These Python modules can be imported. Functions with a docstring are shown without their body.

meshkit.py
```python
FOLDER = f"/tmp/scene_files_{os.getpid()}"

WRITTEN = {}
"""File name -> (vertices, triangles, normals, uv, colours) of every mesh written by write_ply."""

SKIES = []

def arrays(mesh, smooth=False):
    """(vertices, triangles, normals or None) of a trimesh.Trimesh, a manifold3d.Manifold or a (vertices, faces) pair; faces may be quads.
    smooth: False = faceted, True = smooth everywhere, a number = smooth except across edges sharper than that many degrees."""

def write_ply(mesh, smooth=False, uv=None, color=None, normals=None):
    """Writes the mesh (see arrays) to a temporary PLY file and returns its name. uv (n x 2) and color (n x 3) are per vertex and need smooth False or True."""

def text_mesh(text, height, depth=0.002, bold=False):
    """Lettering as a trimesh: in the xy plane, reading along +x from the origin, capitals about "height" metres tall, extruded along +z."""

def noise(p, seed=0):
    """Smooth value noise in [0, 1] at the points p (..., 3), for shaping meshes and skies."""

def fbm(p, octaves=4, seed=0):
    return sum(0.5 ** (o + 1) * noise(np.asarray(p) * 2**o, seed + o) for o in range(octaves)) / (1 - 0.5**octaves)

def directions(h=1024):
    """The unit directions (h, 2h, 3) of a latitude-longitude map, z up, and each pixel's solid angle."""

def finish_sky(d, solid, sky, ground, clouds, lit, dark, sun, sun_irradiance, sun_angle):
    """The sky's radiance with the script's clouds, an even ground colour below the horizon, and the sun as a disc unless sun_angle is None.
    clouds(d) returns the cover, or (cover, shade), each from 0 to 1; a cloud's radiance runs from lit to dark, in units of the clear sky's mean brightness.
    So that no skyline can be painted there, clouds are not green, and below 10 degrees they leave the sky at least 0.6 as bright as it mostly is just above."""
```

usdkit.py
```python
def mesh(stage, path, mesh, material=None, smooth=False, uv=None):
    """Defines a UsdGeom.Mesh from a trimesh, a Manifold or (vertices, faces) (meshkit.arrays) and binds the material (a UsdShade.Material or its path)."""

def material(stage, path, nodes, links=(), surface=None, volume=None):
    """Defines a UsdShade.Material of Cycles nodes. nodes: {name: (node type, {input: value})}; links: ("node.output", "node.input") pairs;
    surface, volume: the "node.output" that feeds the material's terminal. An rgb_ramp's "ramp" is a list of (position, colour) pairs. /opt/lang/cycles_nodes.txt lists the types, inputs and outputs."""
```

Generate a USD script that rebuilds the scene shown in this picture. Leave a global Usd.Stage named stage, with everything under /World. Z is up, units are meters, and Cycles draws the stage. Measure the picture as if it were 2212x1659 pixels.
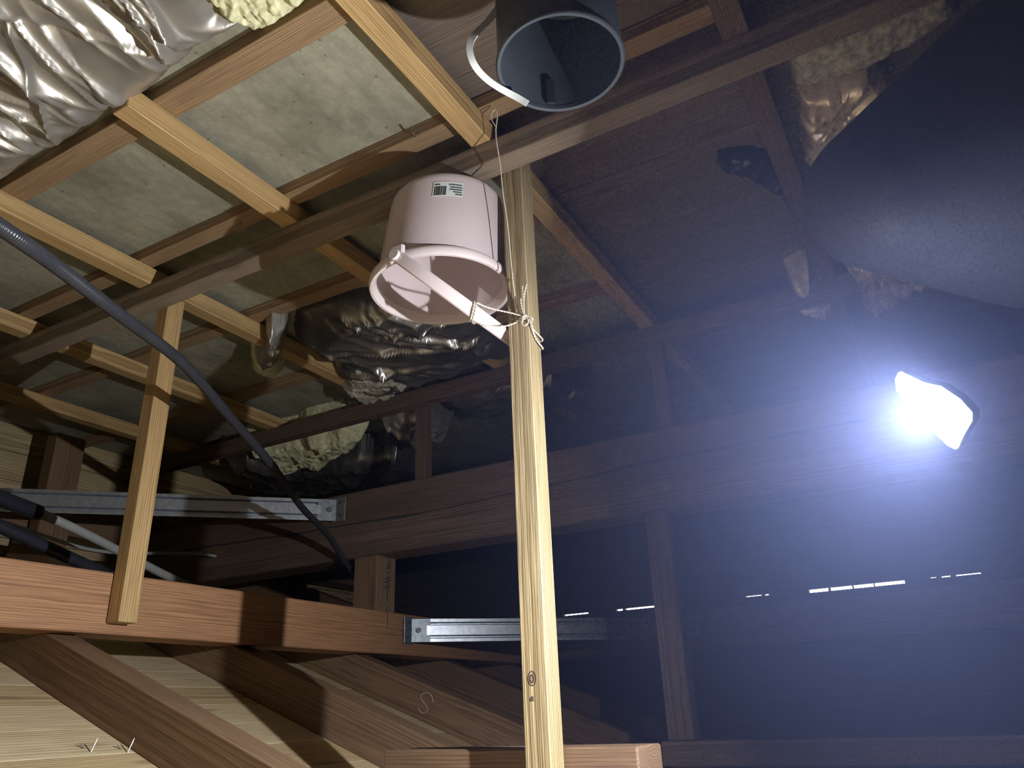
import math, random
import numpy as np, trimesh
from pxr import Usd, UsdGeom, UsdLux, UsdShade, Gf, Sdf
import usdkit, meshkit

stage = Usd.Stage.CreateInMemory()
UsdGeom.SetStageUpAxis(stage, UsdGeom.Tokens.z)
UsdGeom.SetStageMetersPerUnit(stage, 1.0)
UsdGeom.Xform.Define(stage, '/World')
UsdGeom.Scope.Define(stage, '/World/Looks')
Z0 = 1.5                       # height of the lens above the datum; all coordinates below are relative to the lens

# ------------------------------------------------------------------ camera, sky, lamp values, exposure
cam = UsdGeom.Camera.Define(stage, '/World/camera')
RIGHT = (0.49259519, -0.86950646, -0.03617309)
UP = (-0.32657888, -0.22322287, 0.91843224)
FWD = (0.80665743, 0.44060194, 0.39392096)
cam.AddTransformOp().Set(Gf.Matrix4d(*RIGHT, 0, *UP, 0, *[-a for a in FWD], 0, 0, 0, Z0, 1))
cam.CreateHorizontalApertureAttr(36.0)
cam.CreateFocalLengthAttr(36.0 * 1665.0 / 2212.0)
cam.CreateFStopAttr(0.0)
cam.CreateClippingRangeAttr((0.02, 1000.0))
cam.CreateExposureAttr(0.0)

sky = UsdLux.DomeLight.Define(stage, '/World/sky')
sky_mat = usdkit.material(stage, '/World/Looks/sky', {'b': ('background_shader', {'color': (0.95, 0.97, 1.0), 'strength': 2.5})}, surface='b.background')
UsdShade.MaterialBindingAPI.Apply(sky.GetPrim()).Bind(sky_mat)
sky.CreateIntensityAttr(2.5)
sky.CreateColorAttr(Gf.Vec3f(0.95, 0.97, 1.0))

LAMP = np.array([0.842, -0.018, 0.264])
LAMP_N = np.array([-0.524197733903128, 0.7765892354120414, -0.3494651559354186])
LAMP_U = np.array([-0.8288486740756482, -0.5594728550010626, -0.0])
LAMP_V = np.array([-0.19551626851458018, 0.28965373113271137, 0.9369493608445623])
LED_POWER = 43000.0             # radiance of the small bare LED in the lamp
BODY_POWER = 150.0               # the translucent white back of the lamp lights up too
LENS_POWER = 14.0               # radiance of the diffusing lens round it
LAMP_COLOR = (0.93, 0.96, 1.0)
HAZE_DENSITY = 0.17
HAZE_CENTRE = LAMP + np.array([0.10, -0.36, -0.03])
HAZE_RADIUS = 0.985
HAZE_COLOR = (0.38, 0.46, 0.92)

# ------------------------------------------------------------------ helpers
used = {}
def numbered(path):
    n = used.get(path, 0); used[path] = n + 1
    return path if n == 0 else f'{path}_{n:03d}'

def path_of(parent):
    return '/World' if parent is None else (parent if isinstance(parent, str) else str(parent.GetPath()))

def tag(prim, label=None, cat=None, group=None, kind=None):
    for k, v in (('label', label), ('category', cat), ('group', group), ('kind', kind)):
        if v: prim.SetCustomDataByKey(k, v)
    return prim

def obj(name, mesh, mat, parent=None, M=None, smooth=False, **t):
    """one Mesh prim; M = 4x4 (numpy, column vectors) local-to-parent"""
    p = numbered(f'{path_of(parent)}/{name}')
    m = usdkit.mesh(stage, p, mesh, MAT[mat], smooth=smooth)
    M = np.eye(4) if M is None else np.array(M, float)
    if parent is None or str(path_of(parent)) == '/World':
        M = M.copy(); M[2, 3] += Z0
    if not np.allclose(M, np.eye(4)):
        m.AddTransformOp().Set(Gf.Matrix4d(*M.T.ravel().tolist()))
    return tag(m.GetPrim(), **t)

def thing(name, label=None, cat=None, group=None, kind=None, loc=(0, 0, 0)):
    x = UsdGeom.Xform.Define(stage, numbered('/World/' + name))
    x.AddTranslateOp().Set(Gf.Vec3d(loc[0], loc[1], loc[2] + Z0))
    return tag(x.GetPrim(), label, cat, group, kind)

def cbox(L, W, H, c=0.0015):
    """chamfered box centred on the origin, long side along x"""
    s = []
    for sx in (-1, 1):
        for sy in (-1, 1):
            for sz in (-1, 1):
                a, b, d = L / 2, W / 2, H / 2
                s += [(sx * (a - c), sy * (b - c), sz * d), (sx * (a - c), sy * b, sz * (d - c)), (sx * a, sy * (b - c), sz * (d - c))]
    return trimesh.convex.convex_hull(np.array(s))

AX = {'x': np.eye(3), 'y': np.array([[0, -1, 0], [1, 0, 0], [0, 0, 1.0]]), 'z': np.array([[0, 0, -1.0], [0, 1, 0], [1, 0, 0]])}
def lumber(name, xr, yr, zr, axis, mat, parent=None, c=0.0015, off=(0, 0, 0), **t):
    """an axis-aligned timber; grain follows its axis"""
    lo = np.array([xr[0], yr[0], zr[0]]); hi = np.array([xr[1], yr[1], zr[1]])
    R = AX[axis]; d = np.abs(R.T @ (hi - lo))
    M = np.eye(4); M[:3, :3] = R; M[:3, 3] = (lo + hi) / 2 - np.array(off)
    return obj(name, cbox(*d, c), mat, parent, M, **t)

def frame(p0, p1, up):
    p0, p1, up = (np.array(a, float) for a in (p0, p1, up))
    x = p1 - p0; L = np.linalg.norm(x); x /= L
    z = up - x * (up @ x); z /= np.linalg.norm(z)
    y = np.cross(z, x)
    M = np.eye(4); M[:3, 0], M[:3, 1], M[:3, 2] = x, y, z; M[:3, 3] = (p0 + p1) / 2
    return M, L

def bar(name, p0, p1, w, h, up, mat, parent=None, c=0.0015, **t):
    M, L = frame(p0, p1, up)
    return obj(name, cbox(L, w, h, c), mat, parent, M, **t)

def spline(pts, n):
    from scipy.interpolate import CubicSpline
    p = np.array(pts, float)
    d = np.r_[0, np.cumsum(np.linalg.norm(np.diff(p, axis=0), axis=1))]
    return CubicSpline(d, p)(np.linspace(0, d[-1], n))

def tube(p, radii, sides=12, cap=True, section=None, upv=None):
    """closed tube round the polyline p"""
    p = np.asarray(p, float); n = len(p)
    t = np.gradient(p, axis=0); t /= np.linalg.norm(t, axis=1, keepdims=True) + 1e-12
    a = np.zeros_like(p)
    u = np.array(upv if upv is not None else ([0, 0, 1.0] if abs(t[0, 2]) < 0.9 else [1.0, 0, 0]))
    for i in range(n):
        if upv is not None: u = np.array(upv, float)
        u = u - t[i] * (u @ t[i]); u /= np.linalg.norm(u) + 1e-12; a[i] = u
    b = np.cross(t, a)
    if section is None:
        ang = np.arange(sides) * 2 * np.pi / sides
        sec = np.stack([np.cos(ang), np.sin(ang)], 1)
    else:
        sec = np.asarray(section, float); sides = len(sec)
    r = np.broadcast_to(radii, (n,))
    v = p[:, None] + r[:, None, None] * (sec[None, :, :1] * a[:, None] + sec[None, :, 1:] * b[:, None])
    i, j = np.meshgrid(np.arange(n - 1), np.arange(sides), indexing='ij')
    q = np.stack([i * sides + j, i * sides + (j + 1) % sides, (i + 1) * sides + (j + 1) % sides, (i + 1) * sides + j], -1).reshape(-1, 4)
    f = np.vstack([q[:, [0, 1, 2]], q[:, [0, 2, 3]]])
    v = v.reshape(-1, 3)
    if cap:
        v = np.vstack([v, p[0], p[-1]]); k = n * sides
        jj = np.arange(sides)
        f = np.vstack([f, np.stack([np.full(sides, k), (jj + 1) % sides, jj], 1), np.stack([np.full(sides, k + 1), k - sides + jj, k - sides + (jj + 1) % sides], 1)])
    m = trimesh.Trimesh(v, f, process=False)
    if m.volume < 0: m.invert()
    return m

def lathe(profile, n=64):
    """profile: closed list of (r, z); axis z"""
    pr = np.array(profile, float); k = len(pr)
    ang = np.arange(n) * 2 * np.pi / n
    v = np.stack([pr[None, :, 0] * np.cos(ang)[:, None], pr[None, :, 0] * np.sin(ang)[:, None], np.broadcast_to(pr[None, :, 1], (n, k))], -1).reshape(-1, 3)
    i, j = np.meshgrid(np.arange(n), np.arange(k), indexing='ij')
    q = np.stack([i * k + j, ((i + 1) % n) * k + j, ((i + 1) % n) * k + (j + 1) % k, i * k + (j + 1) % k], -1).reshape(-1, 4)
    m = trimesh.Trimesh(v, np.vstack([q[:, [0, 1, 2]], q[:, [0, 2, 3]]]), process=True)
    m.update_faces(m.nondegenerate_faces()); 
    if m.volume < 0: m.invert()
    return m

def extrude(poly, h):
    from shapely.geometry import Polygon
    return trimesh.creation.extrude_polygon(Polygon(poly), h, engine='earcut')

def join(*ms): return trimesh.util.concatenate([trimesh.Trimesh(np.array(m.vertices), np.array(m.faces), process=False) for m in ms])

def moved(m, M):
    m = m.copy(); m.apply_transform(M); return m

# ------------------------------------------------------------------ materials
MAT = {}
def mk(name, nodes, links=(), surface='p.BSDF', volume=None):
    MAT[name] = usdkit.material(stage, '/World/Looks/' + name, nodes, links, surface=surface, volume=volume)

def wood(name, dark, light, ring=70.0, rough=0.62, stain=None, knots=0.5, bump=0.25, weather=0.35, spec=0.3):
    stain = stain or tuple(c * 0.45 for c in dark)
    N = {
        'tc': ('texture_coordinate', {}), 'oi': ('object_info', {}),
        'rx': ('math', {'math_type': 'multiply', 'value2': 31.7}), 'ry': ('math', {'math_type': 'multiply_add', 'value2': 0.09, 'value3': 0.012}), 'rz': ('math', {'math_type': 'multiply_add', 'value2': -0.06, 'value3': 0.05}),
        'cx': ('combine_xyz', {}), 'add': ('vector_math', {'math_type': 'add'}),
        'm1': ('mapping', {'scale': (0.10, 1.0, 1.0)}), 'm2': ('mapping', {'scale': (9.0, 420.0, 420.0)}), 'm3': ('mapping', {'scale': (3.2, 13.0, 13.0)}), 'm4': ('mapping', {'scale': (2.0, 9.0, 9.0)}),
        'w': ('wave_texture', {'wave_type': 'rings', 'rings_direction': 'x', 'profile': 'saw', 'scale': ring, 'distortion': 2.2, 'detail': 1.0, 'detail_scale': 1.2}),
        'nf': ('noise_texture', {'scale': 1.0, 'detail': 1.0}), 'nw': ('noise_texture', {'scale': 1.0, 'detail': 2.0, 'roughness': 0.6}),
        'v': ('voronoi_texture', {'feature': 'f1', 'scale': 1.0, 'randomness': 1.0}),
        'kr': ('rgb_ramp', {'ramp': [(0.0, (1, 1, 1)), (0.10, (0.8, 0.8, 0.8)), (0.17, (0, 0, 0)), (1, (0, 0, 0))]}),
        'r': ('rgb_ramp', {'ramp': [(0.0, light), (0.45, tuple(0.6 * a + 0.4 * b for a, b in zip(light, dark))), (0.85, dark), (1.0, light)]}),
        'fr': ('rgb_ramp', {'ramp': [(0.3, (0.62, 0.62, 0.62)), (0.6, (1.0, 1.0, 1.0))]}),
        'wr': ('rgb_ramp', {'ramp': [(0.35, (0, 0, 0)), (0.75, (1, 1, 1))]}),
        'mul': ('mix', {'mix_type': 'multiply', 'fac': 0.8}), 'wf': ('math', {'math_type': 'multiply', 'value2': weather}), 'kf': ('math', {'math_type': 'multiply', 'value2': knots}),
        'mw': ('mix', {'mix_type': 'mix', 'color2': tuple(0.55 * a for a in dark)}), 'mk': ('mix', {'mix_type': 'mix', 'color2': stain}),
        'b': ('bump', {'strength': bump, 'distance': 0.0012}),
        'p': ('principled_bsdf', {'roughness': rough, 'specular_ior_level': spec})}
    Lk = [('oi.random', 'rx.value1'), ('oi.random', 'ry.value1'), ('oi.random', 'rz.value1'), ('rx.value', 'cx.x'), ('ry.value', 'cx.y'), ('rz.value', 'cx.z'),
          ('tc.object', 'add.vector1'), ('cx.vector', 'add.vector2')] + [('add.vector', f'm{k}.vector') for k in (1, 2, 3, 4)] + [
          ('m1.vector', 'w.vector'), ('m2.vector', 'nf.vector'), ('m3.vector', 'v.vector'), ('m4.vector', 'nw.vector'),
          ('w.fac', 'r.fac'), ('nf.fac', 'fr.fac'), ('nw.fac', 'wr.fac'), ('v.distance', 'kr.fac'),
          ('r.color', 'mul.color1'), ('fr.color', 'mul.color2'), ('wr.color', 'wf.value1'), ('kr.color', 'kf.value1'),
          ('mul.color', 'mw.color1'), ('wf.value', 'mw.fac'), ('mw.color', 'mk.color1'), ('kf.value', 'mk.fac'),
          ('mk.color', 'p.base_color'), ('nf.fac', 'b.height'), ('b.normal', 'p.normal')]
    mk(name, N, Lk)

wood('pine', (0.40, 0.235, 0.095), (0.62, 0.43, 0.20))
wood('post_wood', (0.26, 0.175, 0.075), (0.55, 0.44, 0.245), ring=60, bump=0.8, weather=0.7)
wood('strip_wood', (0.27, 0.17, 0.09), (0.40, 0.27, 0.155), weather=0.3)
wood('red_beam', (0.32, 0.155, 0.075), (0.46, 0.25, 0.13), ring=90, knots=0.25, weather=0.15)
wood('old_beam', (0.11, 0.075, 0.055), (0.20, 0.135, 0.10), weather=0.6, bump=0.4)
wood('grey_beam', (0.20, 0.15, 0.105), (0.35, 0.275, 0.20), weather=0.4)
wood('rafter_wood', (0.175, 0.105, 0.06), (0.28, 0.175, 0.105), weather=0.35)
wood('plank_wood', (0.44, 0.31, 0.15), (0.70, 0.55, 0.32), ring=45, knots=0.6, weather=0.3)
wood('plank_pale', (0.50, 0.37, 0.20), (0.78, 0.65, 0.42), ring=38, knots=0.6, weather=0.25)
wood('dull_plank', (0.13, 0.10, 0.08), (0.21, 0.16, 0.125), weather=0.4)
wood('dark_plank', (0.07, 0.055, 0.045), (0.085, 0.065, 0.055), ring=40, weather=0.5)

mk('panel_board', {
    'g': ('geometry', {}), 'n1': ('noise_texture', {'scale': 5.0, 'detail': 4.0, 'roughness': 0.55}), 'n2': ('noise_texture', {'scale': 60.0, 'detail': 2.0, 'roughness': 0.7}),
    'ms': ('mapping', {'scale': (1.0, 3.2, 1.0)}), 'n3': ('noise_texture', {'scale': 11.0, 'detail': 3.0}),
    'v': ('voronoi_texture', {'scale': 26.0}), 'vr': ('rgb_ramp', {'ramp': [(0.0, (1, 1, 1)), (0.07, (1, 1, 1)), (0.10, (0, 0, 0)), (1, (0, 0, 0))]}),
    'r1': ('rgb_ramp', {'ramp': [(0.28, (0.23, 0.215, 0.16)), (0.48, (0.34, 0.325, 0.25)), (0.7, (0.41, 0.39, 0.30))]}),
    'r2': ('rgb_ramp', {'ramp': [(0.3, (0.8, 0.8, 0.78)), (0.7, (1, 1, 1))]}), 'r3': ('rgb_ramp', {'ramp': [(0.30, (0.78, 0.79, 0.78)), (0.55, (1, 1, 1))]}),
    'm1': ('mix', {'mix_type': 'multiply', 'fac': 1.0}), 'm2': ('mix', {'mix_type': 'multiply', 'fac': 0.9}), 'm3': ('mix', {'mix_type': 'mix', 'color2': (0.09, 0.075, 0.055)}),
    'vf': ('math', {'math_type': 'multiply', 'value2': 0.55}), 'b': ('bump', {'strength': 0.25, 'distance': 0.001}),
    'p': ('principled_bsdf', {'roughness': 0.8, 'specular_ior_level': 0.2})},
   [('g.position', 'n1.vector'), ('g.position', 'n2.vector'), ('g.position', 'ms.vector'), ('ms.vector', 'n3.vector'), ('g.position', 'v.vector'), ('n1.fac', 'r1.fac'), ('n2.fac', 'r2.fac'), ('n3.fac', 'r3.fac'),
    ('r1.color', 'm1.color1'), ('r2.color', 'm1.color2'), ('m1.color', 'm2.color1'), ('r3.color', 'm2.color2'), ('v.distance', 'vr.fac'), ('vr.color', 'vf.value1'), ('m2.color', 'm3.color1'), ('vf.value', 'm3.fac'), ('m3.color', 'p.base_color'), ('n2.fac', 'b.height'), ('b.normal', 'p.normal')])

def plain(name, col, rough=0.5, metal=0.0, spec=0.4, nscale=30.0, var=0.12, bump=0.0, bdist=0.001, **kw):
    mk(name, {'tc': ('texture_coordinate', {}), 'n': ('noise_texture', {'scale': nscale, 'detail': 2.0}),
              'r': ('rgb_ramp', {'ramp': [(0.3, tuple(c * (1 - var) for c in col)), (0.7, tuple(min(1, c * (1 + var)) for c in col))]}),
              'b': ('bump', {'strength': bump, 'distance': bdist}),
              'p': ('principled_bsdf', {'roughness': rough, 'metallic': metal, 'specular_ior_level': spec, **kw})},
       [('tc.object', 'n.vector'), ('n.fac', 'r.fac'), ('r.color', 'p.base_color')] + ([('n.fac', 'b.height'), ('b.normal', 'p.normal')] if bump else []))

plain('pink_plastic', (0.58, 0.485, 0.49), 0.38, var=0.03, nscale=12)
plain('pink_rim', (0.70, 0.60, 0.60), 0.30, var=0.03, nscale=12)
plain('paper', (0.62, 0.66, 0.62), 0.6, var=0.02)
plain('ink', (0.03, 0.035, 0.04), 0.6, var=0.02)
plain('rope', (0.66, 0.60, 0.50), 0.85, var=0.12, nscale=400)
plain('film', (0.42, 0.39, 0.345), 0.36, metal=0.6, var=0.22, nscale=9, bump=0.25, bdist=0.003)
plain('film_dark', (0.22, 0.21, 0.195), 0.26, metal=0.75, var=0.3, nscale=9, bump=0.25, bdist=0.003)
plain('film_pale', (0.68, 0.58, 0.48), 0.30, metal=0.4, var=0.25, nscale=20, bump=0.3, bdist=0.004)
plain('wool', (0.66, 0.64, 0.40), 0.95, spec=0.02, var=0.25, nscale=70, bump=0.6, bdist=0.004)
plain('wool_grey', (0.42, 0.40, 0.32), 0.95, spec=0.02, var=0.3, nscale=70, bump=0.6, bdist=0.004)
plain('galvanized', (0.50, 0.53, 0.58), 0.36, metal=0.85, var=0.14, nscale=60)
plain('plate_steel', (0.27, 0.30, 0.32), 0.45, metal=0.7, var=0.2, nscale=60)
plain('bolt_steel', (0.14, 0.14, 0.15), 0.5, metal=0.6)
plain('nail_steel', (0.45, 0.45, 0.45), 0.35, metal=0.8)
plain('hose_black', (0.028, 0.029, 0.036), 0.34, var=0.1)
plain('grey_pvc', (0.33, 0.33, 0.32), 0.55, var=0.06)
plain('duct_metal', (0.075, 0.085, 0.10), 0.42, metal=0.35, var=0.15, nscale=9)
plain('duct_inner', (0.15, 0.17, 0.19), 0.5, metal=0.2, var=0.2, nscale=9)
plain('strap_white', (0.50, 0.50, 0.48), 0.6, var=0.1)
plain('dome_black', (0.035, 0.037, 0.050), 0.6, spec=0.25, var=0.05)
plain('lamp_black', (0.02, 0.02, 0.022), 0.5)
plain('black_plastic', (0.02, 0.021, 0.03), 0.35, bump=0.4, bdist=0.006)
plain('blue_plate', (0.10, 0.17, 0.36), 0.5, var=0.15)
plain('chalk', (0.36, 0.27, 0.22), 0.9)
mk('led_glow', {'e': ('emission', {'color': LAMP_COLOR, 'strength': LED_POWER})}, surface='e.emission')
mk('body_glow', {'e': ('emission', {'color': (0.72, 0.78, 1.0), 'strength': BODY_POWER})}, surface='e.emission')
mk('lens_glow', {'e': ('emission', {'color': LAMP_COLOR, 'strength': LENS_POWER})}, surface='e.emission')
mk('haze_air', {'g': ('geometry', {}), 'd': ('vector_math', {'math_type': 'distance', 'vector2': tuple(HAZE_CENTRE + np.array([0, 0, Z0]))}),
                'm': ('map_range', {'from_min': 0.0, 'from_max': HAZE_RADIUS, 'to_min': 1.0, 'to_max': 0.0, 'clamp': True}), 'p': ('math', {'math_type': 'power', 'value2': 1.5}), 'k': ('math', {'math_type': 'multiply', 'value2': HAZE_DENSITY}),
                'v': ('principled_volume', {'color': HAZE_COLOR, 'density': HAZE_DENSITY, 'anisotropy': 0.0})},
   [('g.position', 'd.vector1'), ('d.value', 'm.value'), ('m.result', 'p.value1'), ('p.value', 'k.value1'), ('k.value', 'v.density')], surface=None, volume='v.volume')

rng = random.Random(7); nrg = np.random.default_rng(7)
CEIL = 1.075                    # underside of the ceiling boards
SL = 0.374                      # slope of the boards below
def roof_z(y, off=0.0): return 0.186 + SL * (y - 1.62) + off
SN = np.array([0, -SL, 1.0]) / math.hypot(1, SL)
SD = np.array([0, 1.0, SL]) / math.hypot(1, SL)

# ------------------------------------------------------------------ the setting
ceil = thing('ceiling', 'stained grey ceiling boards and brown planks above the battens', kind='structure')
def cpanel(name, xr, yr, zr, mat, axis='y'): lumber(name, xr, yr, zr, axis, mat, ceil, c=0.0008)
xs = [-1.3, -0.33, 0.665, 1.335, 2.25, 3.16, 3.6]
for a, b in zip(xs, xs[1:]): cpanel('panel', (a + .001, b - .001), (0.597, 3.1), (CEIL, CEIL + 0.012), 'panel_board')
xs = [-1.3, -0.7, -0.36, -0.02, 0.315, 0.65, 0.985, 1.318, 1.652, 1.985, 2.32, 2.65, 2.98, 3.3, 3.6]
for k, (a, b) in enumerate(zip(xs, xs[1:])): cpanel('plank', (a + .0015, b - .0015), (-1.8, 0.595), (CEIL + 0.001 * (k % 3), CEIL + 0.014), 'dull_plank')

lumber('backing', (-1.3, 3.6), (-1.8, 3.1), (CEIL + .016, CEIL + .03), 'x', 'dark_plank', ceil)
floor = thing('floor', 'sloping yellowish plank boarding below the rafters', kind='structure')
pw = 0.118; k = 0; s = -3.3
M0 = np.array([0, 1.62, 0.186 - 0.1])
while s < 1.6:
    c0 = M0 + SD * (s + pw / 2) - SN * (0.006 + 0.0005 * rng.random())
    bar('plank', (-1.3, c0[1], c0[2]), (3.6, c0[1], c0[2]), pw - 0.0006, 0.012, SN, 'plank_pale' if k % 3 else 'plank_wood', floor, c=0.0007)
    s += pw; k += 1

bar('underlay', (-1.3, M0[1] - SN[1] * .022 - .85 * SD[1], M0[2] - SN[2] * .022 - .85 * SD[2]), (3.6, M0[1] - SN[1] * .022 - .85 * SD[1], M0[2] - SN[2] * .022 - .85 * SD[2]), 5.2, 0.012, SN, 'dark_plank', floor)
wl = thing('wall_left', 'horizontal yellowish planks closing the far left end', kind='structure')
z = 0.55
while z < 1.07:
    h = min(0.105, 1.075 - z)
    lumber('plank', (-1.3, 3.6), (2.95 + 0.002 * rng.random(), 2.97), (z + 0.001, z + h - 0.0015), 'x', 'plank_wood', wl); z += h
lumber('backing', (-1.3, 3.6), (2.975, 2.99), (0.5, 1.08), 'x', 'dark_plank', wl)
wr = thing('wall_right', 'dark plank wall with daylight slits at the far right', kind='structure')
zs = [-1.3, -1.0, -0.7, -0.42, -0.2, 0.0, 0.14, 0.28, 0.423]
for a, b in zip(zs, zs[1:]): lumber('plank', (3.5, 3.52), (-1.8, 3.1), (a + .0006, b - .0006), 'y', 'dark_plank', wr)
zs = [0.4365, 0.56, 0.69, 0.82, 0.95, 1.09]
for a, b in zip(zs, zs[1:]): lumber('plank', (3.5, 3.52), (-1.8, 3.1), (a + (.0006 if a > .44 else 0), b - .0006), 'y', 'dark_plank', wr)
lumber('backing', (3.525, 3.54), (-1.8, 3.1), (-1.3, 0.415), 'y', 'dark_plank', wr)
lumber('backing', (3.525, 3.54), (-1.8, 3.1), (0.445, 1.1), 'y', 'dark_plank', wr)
# the slit between two wall planks, packed with slips of wood except where daylight comes through
gaps = [(-0.10, -0.015, .45), (0.005, 0.035, .45), (0.055, 0.075, .3), (0.168, 0.28, 1), (0.283, 0.36, 1), (0.364, 0.45, 1), (0.457, 0.535, 1), (0.70, 0.718, .5), (0.73, 0.80, .4), (1.195, 1.36, .7), (1.37, 1.405, .7), (1.545, 1.68, .6)]
y = -1.8
for a, b, th in gaps:
    lumber('slip', (3.498, 3.524), (y, a), (0.4215, 0.438), 'y', 'dark_plank', wr, c=0.0005)
    if th < 1: lumber('slip', (3.499, 3.523), (a, b), (0.4215, 0.4365 - 0.0135 * th), 'y', 'dark_plank', wr, c=0.0003)
    y = b
lumber('slip', (3.498, 3.524), (y, 3.1), (0.4215, 0.438), 'y', 'dark_plank', wr, c=0.0005)
obj('wall_back', moved(trimesh.creation.box((0.02, 5.0, 2.8)), trimesh.transformations.translation_matrix((-1.31, 0.65, -0.2))), 'dark_plank', kind='structure', label='dark boards behind the viewer')
obj('wall_near', moved(trimesh.creation.box((5.0, 0.02, 2.8)), trimesh.transformations.translation_matrix((1.15, -1.81, -0.2))), 'dark_plank', kind='structure', label='dark boards at the near right side')

# ------------------------------------------------------------------ ceiling strips (run left-right in depth) and battens
strips = [((0.638, 0.690), (0.62, 2.93), 'wide brown strip beside the large crinkled film at top left'),
          ((0.965, 1.005), (0.135, 2.93), 'thin brown strip on the grey boards just above the long hanger beam'),
          ((1.312, 1.352), (0.62, 2.93), 'ceiling strip behind the long hanger beam, above the hanging film'),
          ((1.70, 1.74), (0.62, 2.93), 'ceiling strip hidden mostly by film between the two hanger beams')]
for xr, yr, lab in strips:
    lumber('ceiling_strip', xr, yr, (1.045, CEIL), 'y', 'strip_wood', label=lab, cat='strip')
battens = [(0.575, (0.28, 2.6), 'long pale batten running from the top edge past the duct mouth'),
           (1.066, (0.595, 2.6), 'pale batten with its cut end at the crinkled film'),
           (1.545, (0.25, 2.3), 'yellow batten leaving the left edge above the black hose'),
           (2.040, (0.25, 2.4), 'batten behind the hanger stick, below the long beam'),
           (2.520, (0.9, 2.6), 'lowest left batten, in front of the plank wall'),
           (0.088, (0.8, 3.3), 'dark batten at the far top right, near the foil scraps')]
for y0, xr, lab in battens:
    lumber('ceiling_batten', xr, (y0, y0 + 0.042), (1.0, 1.045), 'x', 'pine' if y0 > .2 else 'old_beam', label=lab, cat='batten')

# ------------------------------------------------------------------ beams
lumber('hanger_beam', (1.005, 1.05), (-1.6, 2.93), (0.95, 1.0), 'y', 'grey_beam', label='long square beam crossing the picture behind the pink bucket', cat='beam')
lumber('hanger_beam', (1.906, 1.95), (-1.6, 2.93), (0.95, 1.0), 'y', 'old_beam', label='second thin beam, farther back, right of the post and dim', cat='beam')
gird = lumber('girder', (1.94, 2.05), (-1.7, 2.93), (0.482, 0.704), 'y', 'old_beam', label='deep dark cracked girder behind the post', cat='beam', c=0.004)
lumber('cross_beam', (-0.9, 3.0), (1.570, 1.672), (0.186, 0.312), 'x', 'red_beam', label='reddish brown beam across the lower left with a black shadow band', cat='beam', c=0.003)
lumber('stub_post', (1.942, 2.036), (1.571, 1.664), (0.312, 0.482), 'z', 'rafter_wood', label='short stub post with black handwriting between girder and reddish beam', cat='post')
lumber('sill_beam', (1.094, 1.19), (0.425, 0.86), (-0.16, -0.046), 'y', 'rafter_wood', label='brown beam at the bottom edge just right of the post', cat='beam', c=0.003)
lumber('wall_plate', (-0.6, 3.4), (2.78, 2.90), (0.66, 0.765), 'x', 'rafter_wood', label='brown horizontal timber under the plank wall above the steel brace', cat='beam')
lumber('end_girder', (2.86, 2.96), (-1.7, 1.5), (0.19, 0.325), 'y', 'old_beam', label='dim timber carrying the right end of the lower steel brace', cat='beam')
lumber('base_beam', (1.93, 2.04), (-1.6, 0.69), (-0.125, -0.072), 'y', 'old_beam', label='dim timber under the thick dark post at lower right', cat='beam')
def on_timber(name, ms, mat, parent, axis, centre, **t):
    Rm = np.eye(4); Rm[:3, :3] = AX[axis].T; Rm[:3, 3] = -AX[axis].T @ np.array(centre)
    return obj(name, moved(join(*ms), Rm), mat, parent, **t)
g2 = np.random.default_rng(3)
ck = []
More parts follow.
